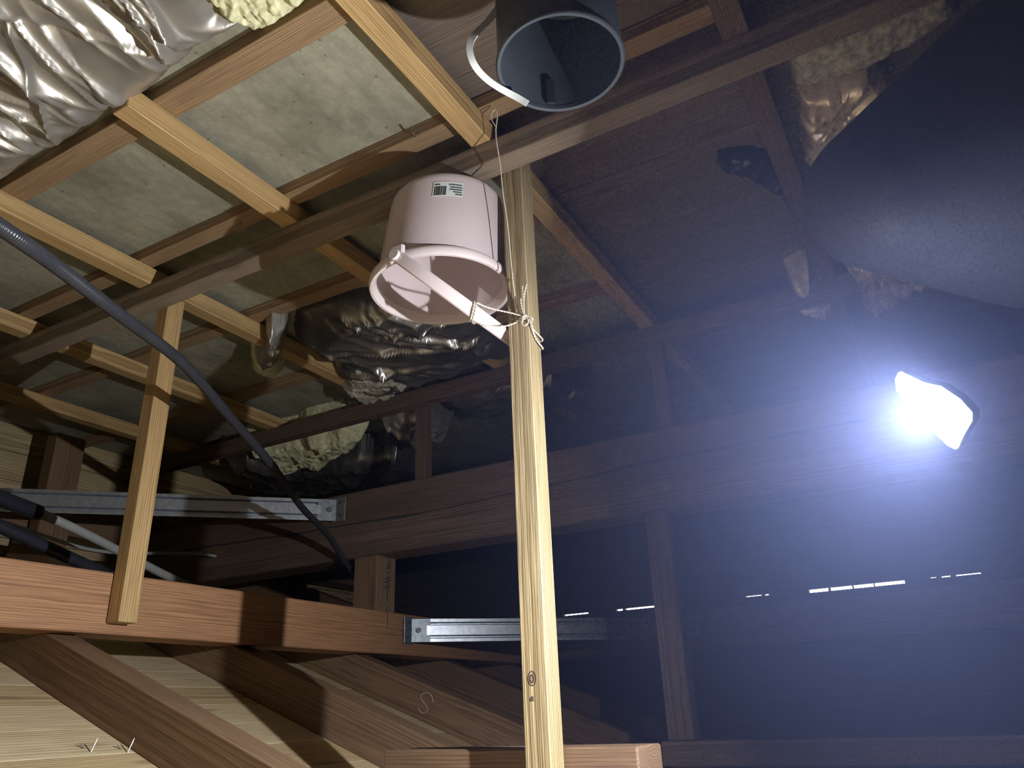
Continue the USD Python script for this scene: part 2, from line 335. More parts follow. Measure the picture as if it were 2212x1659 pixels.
for a, b, w_ in ((2.75, 1.02, .0028), (1.12, 0.25, .0024), (0.35, -0.3, .0018)):
    y_ = np.linspace(a, b, 90); z_ = 0.606 + 0.012 * np.sin(y_ * 2.3 + 1.2) + 0.006 * (meshkit.fbm(np.c_[y_ * 9, y_ * 0, y_ * 0], 3, 2) - .5) + np.cumsum(g2.normal(0, .0006, 90))
    ck.append(tube(np.stack([np.full(90, 1.9402), y_, z_], 1), w_ * (0.35 + 1.1 * meshkit.noise(np.c_[y_ * 8, y_ * 0 + 3, y_ * 0], 5)), 6))
on_timber('crack', ck, 'ink', gird, 'y', ((1.94 + 2.05) / 2, (-1.7 + 2.93) / 2, (0.482 + 0.704) / 2), label='long dark drying crack')
# posts and sticks
tpost = lumber('tall_post', (1.05, 1.091), (0.535, 0.577), (-0.30, 0.985), 'z', 'post_wood', label='bright square wooden post in front that the pink bucket is tied to', cat='post', c=0.002)
kt = []
for yy, zz, ry, rz_, w_ in ((0.559, 0.047, .0065, .0095, .0009), (0.559, 0.047, .0030, .0050, .0013), (0.560, 0.020, .0016, .0020, .0016)):
    t_ = np.linspace(0, 2 * np.pi, 25)
    kt.append(tube(np.stack([np.full(25, 1.0500), yy + ry * np.cos(t_), zz + rz_ * np.sin(t_)], 1), w_, 6, cap=False))
on_timber('knot', kt, 'old_beam', tpost, 'z', ((1.05 + 1.091) / 2, (0.535 + 0.577) / 2, (-0.30 + 0.985) / 2), label='small dark knot with a nail hole')
lumber('hanger_stick', (1.05, 1.095), (1.527, 1.568), (0.207, 0.985), 'z', 'pine', label='pale wooden stick at left with a free cut end over the reddish beam', cat='stick', c=0.002)
lumber('hanger_stick', (1.952, 1.99), (1.397, 1.437), (0.704, 0.985), 'z', 'old_beam', label='short dim stick between girder and second beam, left of the post', cat='stick')
lumber('hanger_stick', (1.952, 1.99), (0.574, 0.613), (0.704, 0.985), 'z', 'old_beam', label='short dim stick between girder and second beam, right of the post', cat='stick')
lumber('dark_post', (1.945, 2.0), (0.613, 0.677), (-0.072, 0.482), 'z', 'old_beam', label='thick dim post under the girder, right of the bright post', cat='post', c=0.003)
lumber('wall_stud', (1.50, 1.61), (2.70, 2.76), (0.42, 1.0), 'z', 'rafter_wood', label='dark upright stud against the plank wall at far left', cat='post')

# ------------------------------------------------------------------ rafters on the sloping boards
labs = ['nearest rafter sloping down from the lower left corner', 'second rafter, crossed by the big black shadow', 'third rafter with a chalk mark, left of the post', 'fourth rafter, dim, close to the post', 'rafter beyond the post, almost black']
for i, xf in enumerate([1.07, 1.575, 2.06, 2.56, 3.04]):
    xc = xf * 0.955 - 0.031
    a = np.array([xc, -1.4, roof_z(-1.4, -0.0505)]); ye = 2.2 if i == 2 else 2.75; b = np.array([xc, ye, roof_z(ye, -0.0505)])
    h = 0.1 / math.hypot(1, SL)
    bar('rafter', a, b, 0.062, h, SN, 'rafter_wood', c=0.002, label=labs[i], cat='rafter')

# ------------------------------------------------------------------ steel angle braces
def hat(L):
    # folded steel strip: lip, groove, raised web, groove, lip
    pr = [(-.036, .004), (-.036, .012), (-.026, .012), (-.022, 0), (-.019, 0), (-.015, .014), (.015, .014), (.019, 0), (.022, 0), (.026, .012), (.036, .012), (.036, .004)]
    t = 0.0022
    lo = [(a, b - t) for a, b in reversed(pr)]
    m = extrude(pr + lo, L); return m      # along +z
def brace(label, p0, p1, ndir, end_plate_at, wall_n):
    """p0: plate end, p1: other end; ndir: side the web faces"""
    t = thing('steel_brace', label, 'brace', loc=p0)
    p0 = np.array(p0, float); p1 = np.array(p1, float)
    d = p1 - p0; L = np.linalg.norm(d); d /= L
    up = np.array([0, 0, 1.0]); n = np.cross(up, d); n = n if n @ ndir > 0 else -n
    M = np.eye(4); M[:3, 0] = up; M[:3, 1] = n; M[:3, 2] = d
    if np.linalg.det(M[:3, :3]) < 0: M[:3, 0] = -up
    M[:3, 3] = d * 0.045
    obj('channel', hat(L - 0.045), 'galvanized', t, M)
    w = np.array(wall_n, float); s = np.cross(up, w); s = s if s @ d < 0 else -s    # along the beam, away from the brace
    # bent end plate: one leaf on the beam, one on the channel
    lm = np.eye(4); lm[:3, 0] = s; lm[:3, 1] = np.cross(up, s) ; lm[:3, 2] = up
    lm[:3, 3] = s * 0.022 + w * 0.004
    obj('mounting_plate', cbox(0.056, 0.004, 0.082, 0.001), 'plate_steel', t, lm)
    lm = np.eye(4); lm[:3, 0] = d; lm[:3, 1] = np.cross(up, d); lm[:3, 2] = up; lm[:3, 3] = d * 0.026 + n * 0.010
    obj('mounting_plate', cbox(0.064, 0.004, 0.074, 0.001), 'plate_steel', t, lm)
    for q in (d * 0.018 + n * 0.015,): 
        a = trimesh.creation.cylinder(0.009, 0.012, sections=6)
        R = trimesh.geometry.align_vectors([0, 0, 1], n); R[:3, 3] = q
        obj('bolt', a, 'bolt_steel', t, R)
    for dz in (-.022, .022):
        a = trimesh.creation.cylinder(0.0045, 0.006, sections=10)
        R = trimesh.geometry.align_vectors([0, 0, 1], w); R[:3, 3] = s * 0.034 + w * 0.008 + up * dz
        obj('screw', a, 'bolt_steel', t, R)
    return t
q = math.sqrt(.5)
brace('galvanized steel brace at left, bolted to the deep girder', (1.936, 1.755, 0.650), (0.96, 2.72, 0.650), np.array([-1, -1, 0]), 0, (-1, 0, 0))
brace('steel brace bolted to the reddish beam, passing behind the bright post', (2.125, 1.566, 0.262), (2.858, 0.835, 0.262), np.array([-1, -1, 0]), 0, (0, -1, 0))

# ------------------------------------------------------------------ pink bucket, tied mouth-down to the post
BC = np.array([1.056, 0.723, 0.740])
bk = thing('pink_bucket', 'pale pink plastic bucket hanging mouth down beside the bright post', 'bucket', loc=BC)
prof = [(0.0, 0.185), (0.094, 0.185), (0.103, 0.182), (0.1075, 0.176), (0.1095, 0.167), (0.1215, 0.030), (0.1235, 0.022), (0.1325, 0.019), (0.1345, 0.014), (0.1345, 0.003), (0.1325, 0.0), (0.1275, 0.0), (0.1255, 0.004), (0.1215, 0.016), (0.119, 0.03), (0.1065, 0.168), (0.100, 0.181), (0.0, 0.182)]
tilt = np.eye(4); tilt[1, 2] = -0.13; tilt[0, 2] = -0.05
body = [p for p in prof if not (0.1235 < p[0] and p[1] < 0.022)]
# body wall and, as a part of its own, the thick rim
wallp = [(0.0, 0.185), (0.094, 0.185), (0.103, 0.182), (0.1075, 0.176), (0.1095, 0.167), (0.1222, 0.016), (0.1195, 0.016), (0.1070, 0.166), (0.100, 0.181), (0.0, 0.182)]
obj('body', moved(lathe(wallp, 96), tilt), 'pink_plastic', bk, smooth=35)
rimp = [(0.1190, 0.021), (0.1300, 0.0205), (0.1335, 0.017), (0.1348, 0.011), (0.1345, 0.004), (0.1320, 0.0), (0.1270, 0.0), (0.1240, 0.003), (0.1205, 0.012)]
obj('rim', lathe(rimp, 128), 'pink_rim', bk, smooth=40)
D = np.array([0, -q, -q])                                    # the handle swings down and towards the post
def bail(tau): return np.array([-0.136 * math.cos(tau), 0, 0.008]) + 0.186 * (math.sin(tau) ** 0.92 if math.sin(tau) > 0 else 0) * D
bp = np.array([bail(t) for t in np.linspace(0.0, math.pi, 61)])
sec = [(-.0035, -.009), (-.0035, .009), (-.001, .0115), (.0025, .0115), (.0045, .007), (.0045, -.007), (.0025, -.0115), (-.001, -.0115)]
nb = np.array([0, q, -q])
# flat section: thin across the arc plane's radius, wide along the plane's normal
def bail_mesh():
    p = bp; t = np.gradient(p, axis=0); t /= np.linalg.norm(t, axis=1, keepdims=True)
    a = np.cross(t, nb); a /= np.linalg.norm(a, axis=1, keepdims=True)
    v = np.concatenate([p[i] + np.array([s[0] * a[i] + s[1] * nb for s in sec]) for i in range(len(p))])
    k = len(sec); n = len(p)
    i, j = np.meshgrid(np.arange(n - 1), np.arange(k), indexing='ij')
    qd = np.stack([i * k + j, i * k + (j + 1) % k, (i + 1) * k + (j + 1) % k, (i + 1) * k + j], -1).reshape(-1, 4)
    f = [qd[:, [0, 1, 2]], qd[:, [0, 2, 3]]]
    f.append(np.array([[0, x + 1, x] for x in range(1, k - 1)])); o = (n - 1) * k
    f.append(np.array([[o, o + x, o + x + 1] for x in range(1, k - 1)]))
    m = trimesh.Trimesh(v, np.vstack(f), process=False)
    if m.volume < 0: m.invert()
    return m
hd = obj('handle', bail_mesh(), 'pink_rim', bk, smooth=40)
for sx in (-1, 1):
    lug = moved(cbox(0.010, 0.030, 0.034, 0.003), trimesh.transformations.translation_matrix((sx * 0.1345, 0, 0.012)))
    pin = moved(trimesh.creation.cylinder(0.010, 0.012, sections=20), trimesh.transformations.rotation_matrix(math.pi / 2, (0, 1, 0)))
    pin.apply_translation((sx * 0.140, 0, 0.008))
    obj('lug', join(lug, pin), 'pink_rim', bk, smooth=30)
# price sticker with a barcode, printed upside down like the bucket
def on_bucket(th, zz, lift):
    r = 0.1095 + (0.1222 - 0.1095) * (0.167 - zz) / (0.167 - 0.016) + lift
    p = np.array([r * np.cos(th), r * np.sin(th), zz]); return p + np.array([-0.05 * zz, -0.13 * zz, 0])
def patch(a0, a1, z0, z1, lift, th0=None, n=8):
    v = []; f = []
    for i, a in enumerate(np.linspace(a0, a1, n)):
        for zz in (z0, z1):
            v.append(on_bucket(a, zz, lift)); v.append(on_bucket(a, zz, lift - 0.0006))
    for i in range(n - 1):
        o = 4 * i; P = lambda k: o + k
        for quad in ((0, 4, 6, 2), (1, 3, 7, 5), (0, 1, 5, 4), (2, 6, 7, 3)):
            f += [[P(quad[0]), P(quad[1]), P(quad[2])], [P(quad[0]), P(quad[2]), P(quad[3])]]
    e = 4 * (n - 1); f += [[0, 2, 3], [0, 3, 1], [e, e + 1, e + 3], [e, e + 3, e + 2]]
    m = trimesh.Trimesh(np.array(v), np.array(f), process=False)
    if m.volume < 0: m.invert()
    return m
TH = math.radians(-144.5)       # centre of the sticker; +angle is to the right seen from the room
hw = 0.245
st = obj('sticker', patch(TH - hw, TH + hw, 0.127, 0.158, 0.0012), 'paper', bk, label='small white price sticker')
bars = []; a = TH - hw * 0.90; r2 = random.Random(4)
while a < TH - hw * 0.08:
    w_ = r2.choice([0.006, 0.006, 0.010, 0.016]); bars.append(patch(a, a + w_, 0.1285, 0.1475, 0.0017, n=2)); a += w_ + r2.choice([0.006, 0.008, 0.011])
obj('barcode', join(*bars), 'ink', st)
lines = []
for row, (z0, a0, a1) in enumerate([(0.1300, .50, .95), (0.1350, .35, .93), (0.1400, .10, .93), (0.1450, .15, .95), (0.1505, .05, .90), (0.1505, -.90, -.55)]):
    a = TH + hw * a0
    while a < TH + hw * a1:
        w_ = r2.uniform(0.008, 0.02); lines.append(patch(a, min(a + w_, TH + hw * a1), z0, z0 + 0.0024, 0.0017, n=2)); a += w_ + 0.006
obj('printed_line', join(*lines), 'ink', st)

# ------------------------------------------------------------------ cord: hanging length, ties, bow and wraps
cord = thing('tie_cord', 'thin white cord hanging down the post and knotted round the bucket handle', 'cord', loc=(1.045, 0.54, 0.625))
O = np.array([1.045, 0.54, 0.625])
def strand(name, pts, r, n=60, twist=True, **t):
    p = spline(pts, n) - O
    if twist:
        L = np.r_[0, np.cumsum(np.linalg.norm(np.diff(p, axis=0), axis=1))]
        ms = []
        tg = np.gradient(p, axis=0); tg /= np.linalg.norm(tg, axis=1, keepdims=True)
        a = np.cross(tg, [0.3, 0.5, 0.81]); a /= np.linalg.norm(a, axis=1, keepdims=True); b = np.cross(tg, a)
        for k in range(2):
            ph = L / (r * 7.5) * 2 * np.pi + k * np.pi
            ms.append(tube(p + r * 0.5 * (np.cos(ph)[:, None] * a + np.sin(ph)[:, None] * b), r * 0.62, 6))
        m = join(*ms)
    else: m = tube(p, r, 8)
    return obj(name, m, 'rope', cord, smooth=True, **t)
strand('hanging_length', [(0.972, 0.543, 0.992), (0.978, 0.5455, 0.955), (0.988, 0.546, 0.918), (1.0, 0.549, 0.862), (1.010, 0.549, 0.817), (1.026, 0.553, 0.742), (1.041, 0.556, 0.674), (1.045, 0.551, 0.640), (1.044, 0.541, 0.627)], 0.0013, 260)
strand('loop', [(0.972, 0.543, 0.990), (0.968, 0.548, 1.004), (0.966, 0.546, 1.022), (0.967, 0.540, 1.027), (0.969, 0.538, 1.018), (0.971, 0.541, 0.998), (0.972, 0.543, 0.988)], 0.0012, 90)
bx = lambda tau, dx=0, r=0.014: BC + bail(tau)
def ring_round(tau, r1, slant=0.0):
    c = BC + bail(tau); t = BC + bail(tau + .02) - c; t /= np.linalg.norm(t); a = np.cross(t, nb); a /= np.linalg.norm(a)
    return [c + 0.0072 * math.cos(x) * a + 0.0142 * math.sin(x) * nb + t * slant * math.sin(x) + t * r1 for x in np.linspace(0, 2 * math.pi, 14)]
strand('handle_wrap', ring_round(1.02, 0.0, 0.006), 0.0016, 90)
strand('handle_wrap', ring_round(1.02, 0.0042, 0.006), 0.0016, 90)
KN = np.array([1.041, 0.540, 0.627])
c1 = BC + bail(1.02)
strand('tie_strand', [c1 + 0.0145 * -nb * -1 * -1 + (0, 0, 0.002), (1.024, 0.572, 0.640), (1.036, 0.553, 0.634), KN], 0.0016, 50)
strand('tie_strand', [c1 + 0.0145 * nb + (0, -.006, 0), (1.030, 0.576, 0.614), (1.040, 0.557, 0.620), KN], 0.0016, 50)
strand('post_wrap', [KN, (1.0445, 0.532, 0.627), (1.0465, 0.527, 0.622), (1.0500, 0.531, 0.618), (1.068, 0.5320, 0.606), (1.0915, 0.5325, 0.600), (1.0940, 0.54, 0.602), (1.0935, 0.577, 0.62)], 0.0016, 90)
strand('post_wrap', [KN, (1.045, 0.533, 0.622), (1.0475, 0.530, 0.613), (1.066, 0.5315, 0.592), (1.0910, 0.5325, 0.584), (1.0940, 0.54, 0.588), (1.0935, 0.577, 0.61)], 0.0016, 90)
strand('bow_loop', [KN, (1.039, 0.5425, 0.619), (1.037, 0.541, 0.610), (1.037, 0.535, 0.608), (1.039, 0.531, 0.614), (1.040, 0.533, 0.622), KN + (0, -.001, 0)], 0.0015, 80)
strand('loose_end', [KN, (1.040, 0.5415, 0.640), (1.038, 0.5425, 0.652), (1.036, 0.5415, 0.662)], 0.0014, 50)
strand('loose_end', [KN, (1.040, 0.5385, 0.645), (1.036, 0.535, 0.664), (1.033, 0.530, 0.676), (1.034, 0.528, 0.684)], 0.0014, 60)
strand('loose_end', [(1.040, 0.5385, 0.652), (1.035, 0.5365, 0.668), (1.033, 0.536, 0.683)], 0.0014, 40)
kn = trimesh.creation.icosphere(2, 0.0055); kn.vertices *= (0.7, 1.1, 1.0); kn.vertices += (meshkit.noise(kn.vertices * 600)[:, None] - .5) * 0.002
obj('knot', moved(kn, trimesh.transformations.translation_matrix(KN - O)), 'rope', cord, smooth=True)

# ------------------------------------------------------------------ black corrugated hose
hp = [(0.376, 0.94, 0.59), (0.4, 0.943, 0.587), (0.493, 1.004, 0.61), (0.601, 1.065, 0.625), (0.741, 1.15, 0.649), (0.909, 1.238, 0.664), (1.065, 1.323, 0.656), (1.246, 1.414, 0.639), (1.456, 1.513, 0.606), (1.647, 1.606, 0.569), (1.831, 1.669, 0.526), (1.93, 1.695, 0.474), (2.0, 1.715, 0.448), (2.08, 1.74, 0.42)]
hs = thing('corrugated_hose', 'black corrugated hose slanting down from the left edge', 'hose', loc=hp[6])
P = spline(hp, 1700) - np.array(hp[6])
L = np.r_[0, np.cumsum(np.linalg.norm(np.diff(P, axis=0), axis=1))]
cut = int(1700 * 0.60)
obj('corrugated_sleeve', tube(P[:cut], 0.0106 + 0.0007 * np.sin(L[:cut] / 0.0042 * 2 * np.pi), 20), 'hose_black', hs, smooth=True)
obj('collar', tube(P[cut - 14:cut + 14], 0.0116, 20), 'hose_black', hs, smooth=30)
obj('inner_cable', tube(P[cut - 4::6], 0.0098, 16), 'hose_black', hs, smooth=True)

# ------------------------------------------------------------------ grey conduit and cables at far left
pp = [(1.137, 2.0555, 0.5325), (1.20, 2.062, 0.522), (1.40, 2.08, 0.475), (1.75, 2.12, 0.40)]
obj('grey_conduit', tube(spline(pp, 40), 0.0125, 16), 'grey_pvc', smooth=True, label='grey plastic pipe slanting under the left steel brace', cat='pipe')
pp = [(0.55, 1.98, 0.600), (0.95, 2.03, 0.555), (1.135, 2.055, 0.533)]
obj('dark_sleeve', tube(spline(pp, 30), 0.020, 16), 'black_plastic', smooth=True, label='black sleeve on the grey pipe at the left edge', cat='sleeve')
obj('pale_cable', tube(spline([(1.15, 2.30, 0.555), (1.35, 2.33, 0.535), (1.52, 2.36, 0.53), (1.72, 2.34, 0.55), (1.95, 2.32, 0.57)], 40), 0.006, 8), 'grey_pvc', smooth=True, label='thin pale cable sagging behind the grey pipe', cat='cable')
obj('black_cable', tube(spline([(0.7, 1.9, 0.50), (1.05, 1.93, 0.435), (1.35, 1.95, 0.365), (1.46, 1.96, 0.345)], 40), 0.016, 10), 'black_plastic', smooth=True, label='thick black cable slanting behind the reddish beam', cat='cable')

# ------------------------------------------------------------------ duct mouth with white strap
DZ = 0.80; DC = np.array([0.909, 0.380]) * DZ; DR = 0.105 * DZ
dk = thing('duct', 'grey round duct with its open mouth facing down, beside the pale batten', 'duct', loc=(DC[0], DC[1], DZ))
H = CEIL - DZ
obj('pipe', lathe([(DR, 0.0), (DR + 0.0005, H), (DR - 0.003, H), (DR - 0.003, 0.0)], 72), 'duct_metal', dk, smooth=40)
obj('bead', lathe([(DR - 0.0035, -0.002), (DR + 0.001, -0.003), (DR + 0.003, 0.0), (DR + 0.001, 0.005), (DR - 0.0035, 0.004)], 72), 'duct_metal', dk, smooth=60)
obj('damper', moved(trimesh.creation.cylinder(DR - 0.004, 0.002, sections=48), trimesh.transformations.translation_matrix((0, 0, 0.17)) @ trimesh.transformations.rotation_matrix(0.25, (1, 0.3, 0))), 'duct_inner', dk)
tp = []
for zz in np.linspace(0.006, 0.05, 6): tp.append(((DR - 0.006) * math.cos(0.62), (DR - 0.006) * math.sin(0.62), zz))
obj('latch', tube(np.array(tp), 1.0, section=[(-.006, -.002), (.006, -.002), (.006, .002), (-.006, .002)], upv=(-.58, .81, 0)), 'lamp_black', dk)
sp = [(0.714, 0.361, 0.978), (0.689, 0.368, 0.92), (0.662, 0.383, 0.855), (0.65, 0.399, 0.811), (0.658, 0.399, 0.794), (0.675, 0.397, 0.788), (0.705, 0.389, 0.786), (0.727, 0.376, 0.781), (0.741, 0.363, 0.772)]
obj('white_strap', tube(spline(sp, 60), 1.0, section=[(-.0045, -.0012), (.0045, -.0012), (.0045, .0012), (-.0045, .0012)], upv=(0.5, -0.8, 0.1)), 'strap_white', smooth=30, label='white band hanging in a loop at the left of the duct mouth', cat='strap')

# ------------------------------------------------------------------ insulation: crinkled film and glass wool
from shapely.geometry import Polygon, Point
import shapely
def creased(XY, seed, n, amp, wid, ang, spread, box):
    g = np.random.default_rng(seed); h = np.zeros(len(XY))
    (x0, x1), (y0, y1) = box
    for _ in range(n):
        c = np.array([g.uniform(x0, x1), g.uniform(y0, y1)]); a = g.normal(ang, spread); d = np.array([math.cos(a), math.sin(a)])
        L = g.uniform(0.07, 0.34) * (max(x1 - x0, y1 - y0) / .5) ** .5; w = wid * g.uniform(.5, 1.6); A = amp * g.uniform(.3, 1.0) * (1 if g.random() < .75 else -.7)
        q_ = XY - c; s = q_ @ d; e = q_ @ np.array([-d[1], d[0]]) + 0.25 * s * s / L * g.normal(0, .6)
        fall = np.clip(1 - (s / L) ** 2, 0, 1)
        prof = np.where(e > 0, np.exp(-np.abs(e) / w), np.exp(-np.abs(e) / (w * .35)))
        h += A * fall * prof
    return h
def pillow(name, poly, zc, thick, mat, seed, label=None, cat=None, parent=None, n=70, amp=.012, wid=.012, ang=0.0, spread=.5, res=.0045, edge=.05, wob=.012, rough=.006, top=CEIL, smooth=True, off=np.zeros(3), fine=28.0, radial=None):
    """a bag or batt lying against the boards: a closed body whose lower face is shaped by creases"""
    pg = Polygon(poly).buffer(0)
    x0, y0, x1, y1 = pg.bounds
    nx, ny = int((x1 - x0) / res) + 2, int((y1 - y0) / res) + 2
    X, Y = np.meshgrid(np.linspace(x0, x1, nx), np.linspace(y0, y1, ny), indexing='ij')
    XY = np.stack([X.ravel(), Y.ravel()], 1)
    W = XY + wob * (np.stack([meshkit.fbm(np.c_[XY * 14, np.full(len(XY), seed)], 3, seed), meshkit.fbm(np.c_[XY * 14, np.full(len(XY), seed + 9.)], 3, seed + 5)], 1) - .5) * 2
    pts = shapely.points(W); ins = shapely.contains(pg, pts); d = shapely.distance(pg.exterior, pts) * np.where(ins, 1, -1)
    e = np.clip(d / edge, 0, 1); e = np.sqrt(1 - (1 - e) ** 2)
    f3 = meshkit.fbm(np.c_[XY * fine, np.full(len(XY), seed * 1.7)], 4, seed)
    h = creased(XY, seed, n, amp, wid, ang, spread, ((x0, x1), (y0, y1)))
    if radial:                                       # pleats fanning out from one gathered point
        cx_, cy_, k_, A_ = radial
        th = np.arctan2(XY[:, 1] - cy_, XY[:, 0] - cx_); rr = np.hypot(XY[:, 0] - cx_, XY[:, 1] - cy_)
        ph = th * k_ + 1.6 * (meshkit.noise(np.c_[th * 3, rr * 6, np.full(len(th), seed)], seed) - .5)
        h = h * .5 + A_ * np.clip(rr / .06, .25, 1) * (1 - np.abs((ph / np.pi) % 2 - 1)) ** .8
    zlow = zc + (top - zc) * (1 - e) * (thick > 0) - (h + (f3 - .5) * rough * 2) * np.clip(d / (edge * .5), 0.05, 1)
    keep = (d > -res).reshape(nx, ny)
    i, j = np.meshgrid(np.arange(nx - 1), np.arange(ny - 1), indexing='ij')
    ok = keep[:-1, :-1] & keep[1:, :-1] & keep[:-1, 1:] & keep[1:, 1:]
    i, j = i[ok], j[ok]
    q4 = np.stack([i * ny + j, i * ny + j + 1, (i + 1) * ny + j + 1, (i + 1) * ny + j], 1)
    fl = np.vstack([q4[:, [0, 1, 2]], q4[:, [0, 2, 3]]])
    v = np.c_[XY, np.minimum(zlow, top - .0005)]; vt = np.c_[XY, np.full(len(XY), top - .0002)]
    m = trimesh.Trimesh(v, fl, process=False)
    ed = m.edges_unique[np.bincount(m.edges_unique_inverse, minlength=len(m.edges_unique)) == 1]
    # side walls follow the boundary edges in face order
    es = m.edges; key = {tuple(sorted(x)) for x in ed}
    b = np.array([x for x in es if tuple(sorted(x)) in key]); N = len(v)
    side = np.vstack([np.c_[b[:, 1], b[:, 0], b[:, 0] + N], np.c_[b[:, 1], b[:, 0] + N, b[:, 1] + N]])
    m = trimesh.Trimesh(np.vstack([v, vt]) - off, np.vstack([fl, fl[:, ::-1] + N, side]), process=False)
    m.remove_unreferenced_vertices()
    if m.volume < 0: m.invert()
    return obj(name, m, mat, parent, smooth=smooth, label=label, cat=cat)

ORG = np.array([0.4, 1.0, CEIL])
b1 = thing('insulation_batt', 'large crinkled silver brown film sheet in the top left corner', 'insulation', loc=ORG)
pillow('film', [(0.05, 0.78), (0.05, 1.55), (0.617, 1.515), (0.618, 1.1), (0.618, 1.02), (0.600, 0.90), (0.612, 0.775), (0.560, 0.80), (0.50, 0.77)], 1.003, 1, 'film', 3, parent=b1, n=75, amp=.022, wid=.015, ang=0.12, spread=.38, res=.0035, edge=.07, off=ORG, rough=.0022, fine=18)
pillow('glass_wool', [(0.34, 0.55 + .08), (0.34, 0.80), (0.50, 0.80), (0.575, 0.82), (0.632, 0.80), (0.632, 0.70), (0.615, 0.63)], 1.022, 1, 'wool', 5, parent=b1, n=12, amp=.006, wid=.02, res=.0035, edge=.035, rough=.022, off=ORG, fine=60, label='yellow glass wool at the edge of the film')

ORG = np.array([1.6, 1.3, CEIL])
b2 = thing('insulation_batt', 'crumpled dark film bag under the bucket, between the two hanger beams', 'insulation', loc=ORG)
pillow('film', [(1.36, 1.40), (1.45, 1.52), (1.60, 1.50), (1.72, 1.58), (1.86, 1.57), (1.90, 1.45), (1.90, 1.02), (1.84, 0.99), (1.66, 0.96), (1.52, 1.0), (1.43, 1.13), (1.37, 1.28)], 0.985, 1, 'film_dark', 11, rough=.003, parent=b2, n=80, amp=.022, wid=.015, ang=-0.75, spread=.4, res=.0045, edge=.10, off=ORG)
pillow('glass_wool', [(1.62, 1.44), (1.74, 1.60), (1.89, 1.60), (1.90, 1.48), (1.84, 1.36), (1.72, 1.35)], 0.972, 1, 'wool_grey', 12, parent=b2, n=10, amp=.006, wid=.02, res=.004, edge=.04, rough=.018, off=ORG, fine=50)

ORG = np.array([1.43, 1.62, CEIL])
b3 = thing('insulation_scrap', 'small torn film scrap with yellow wool at a batten end', 'insulation', loc=ORG)
pillow('film', [(1.32, 1.47), (1.36, 1.52), (1.44, 1.66), (1.50, 1.68), (1.51, 1.62), (1.43, 1.52), (1.37, 1.45)], 0.975, 1, 'film', 21, parent=b3, n=40, amp=.016, wid=.010, ang=1.0, spread=.9, res=.004, edge=.03, off=ORG)
pillow('glass_wool', [(1.43, 1.66), (1.47, 1.71), (1.545, 1.72), (1.58, 1.66), (1.50, 1.62)], 0.978, 1, 'wool', 22, parent=b3, n=6, amp=.005, wid=.02, res=.004, edge=.03, rough=.012, off=ORG, fine=40)

ORG = np.array([2.2, 1.9, CEIL])
b4 = thing('insulation_batt', 'yellowish lumpy glass wool beyond the second hanger beam', 'insulation', loc=ORG)
pillow('glass_wool', [(1.965, 2.26), (2.00, 2.02), (1.968, 1.95), (1.97, 1.78), (2.08, 1.73), (2.14, 1.82), (2.22, 2.05), (2.26, 2.20), (2.16, 2.30)], 0.945, 1, 'wool', 31, parent=b4, n=26, amp=.016, wid=.03, spread=3, res=.0035, edge=.05, rough=.034, off=ORG, fine=24)
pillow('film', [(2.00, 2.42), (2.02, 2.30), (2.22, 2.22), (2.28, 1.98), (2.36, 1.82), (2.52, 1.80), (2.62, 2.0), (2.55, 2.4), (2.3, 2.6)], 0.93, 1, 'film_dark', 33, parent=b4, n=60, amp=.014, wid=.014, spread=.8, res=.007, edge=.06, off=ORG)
ORG = np.array([2.12, 1.66, CEIL])
b5 = thing('insulation_scrap', 'small shiny film lump left of the short dim stick', 'insulation', loc=ORG)
pillow('film', [(2.05, 1.67), (2.02, 1.58), (2.06, 1.47), (2.22, 1.45), (2.33, 1.58), (2.30, 1.67), (2.16, 1.68)], 0.955, 1, 'film', 41, parent=b5, n=50, amp=.016, wid=.012, spread=1.2, res=.005, edge=.05, off=ORG)
ORG = np.array([2.1, 1.2, CEIL])
b6 = thing('insulation_batt', 'dim streaked film right of the short stick, left of the post', 'insulation', loc=ORG)
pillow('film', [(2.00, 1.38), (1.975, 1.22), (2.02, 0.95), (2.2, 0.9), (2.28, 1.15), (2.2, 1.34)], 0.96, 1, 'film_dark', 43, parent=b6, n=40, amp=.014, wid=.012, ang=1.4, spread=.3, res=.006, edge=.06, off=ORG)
ORG = np.array([1.25, -0.02, CEIL])
b7 = thing('insulation_scrap', 'brownish foil and grey wool beside the large dark dome at top right', 'insulation', loc=ORG)
pillow('film', [(1.205, 0.055), (1.30, 0.062), (1.42, 0.072), (1.47, 0.066), (1.44, -0.06), (1.27, -0.10), (1.205, -0.08)], 1.00, 1, 'film_pale', 51, radial=(1.32, 0.005, 11, .013), parent=b7, n=34, amp=.010, wid=.010, ang=.4, spread=1.0, res=.003, edge=.03, off=ORG)
pillow('glass_wool', [(1.10, 0.045), (1.215, 0.055), (1.215, -0.10), (1.17, -0.22), (1.10, -0.20)], 1.005, 1, 'wool_grey', 52, parent=b7, n=10, amp=.006, wid=.02, res=.004, edge=.03, rough=.012, off=ORG)
ORG = np.array([1.9, 0.05, CEIL])
b8 = thing('insulation_scrap', 'fan of pleated pale foil under the large dark dome', 'insulation', loc=ORG)
pillow('film', [(1.78, 0.06), (1.82, -0.06), (1.86, -0.20), (1.97, -0.22), (2.03, -0.10), (2.14, -0.03), (2.10, 0.05), (1.93, 0.06)], 0.955, 1, 'film_pale', 61, radial=(1.80, 0.0, 34, .020), parent=b8, n=30, amp=.014, wid=.010, ang=.15, spread=.25, res=.004, edge=.05, off=ORG)
ORG = np.array([1.95, 0.16, CEIL])
b9 = thing('insulation_scrap', 'small pleated foil scrap left of the larger foil fan', 'insulation', loc=ORG)
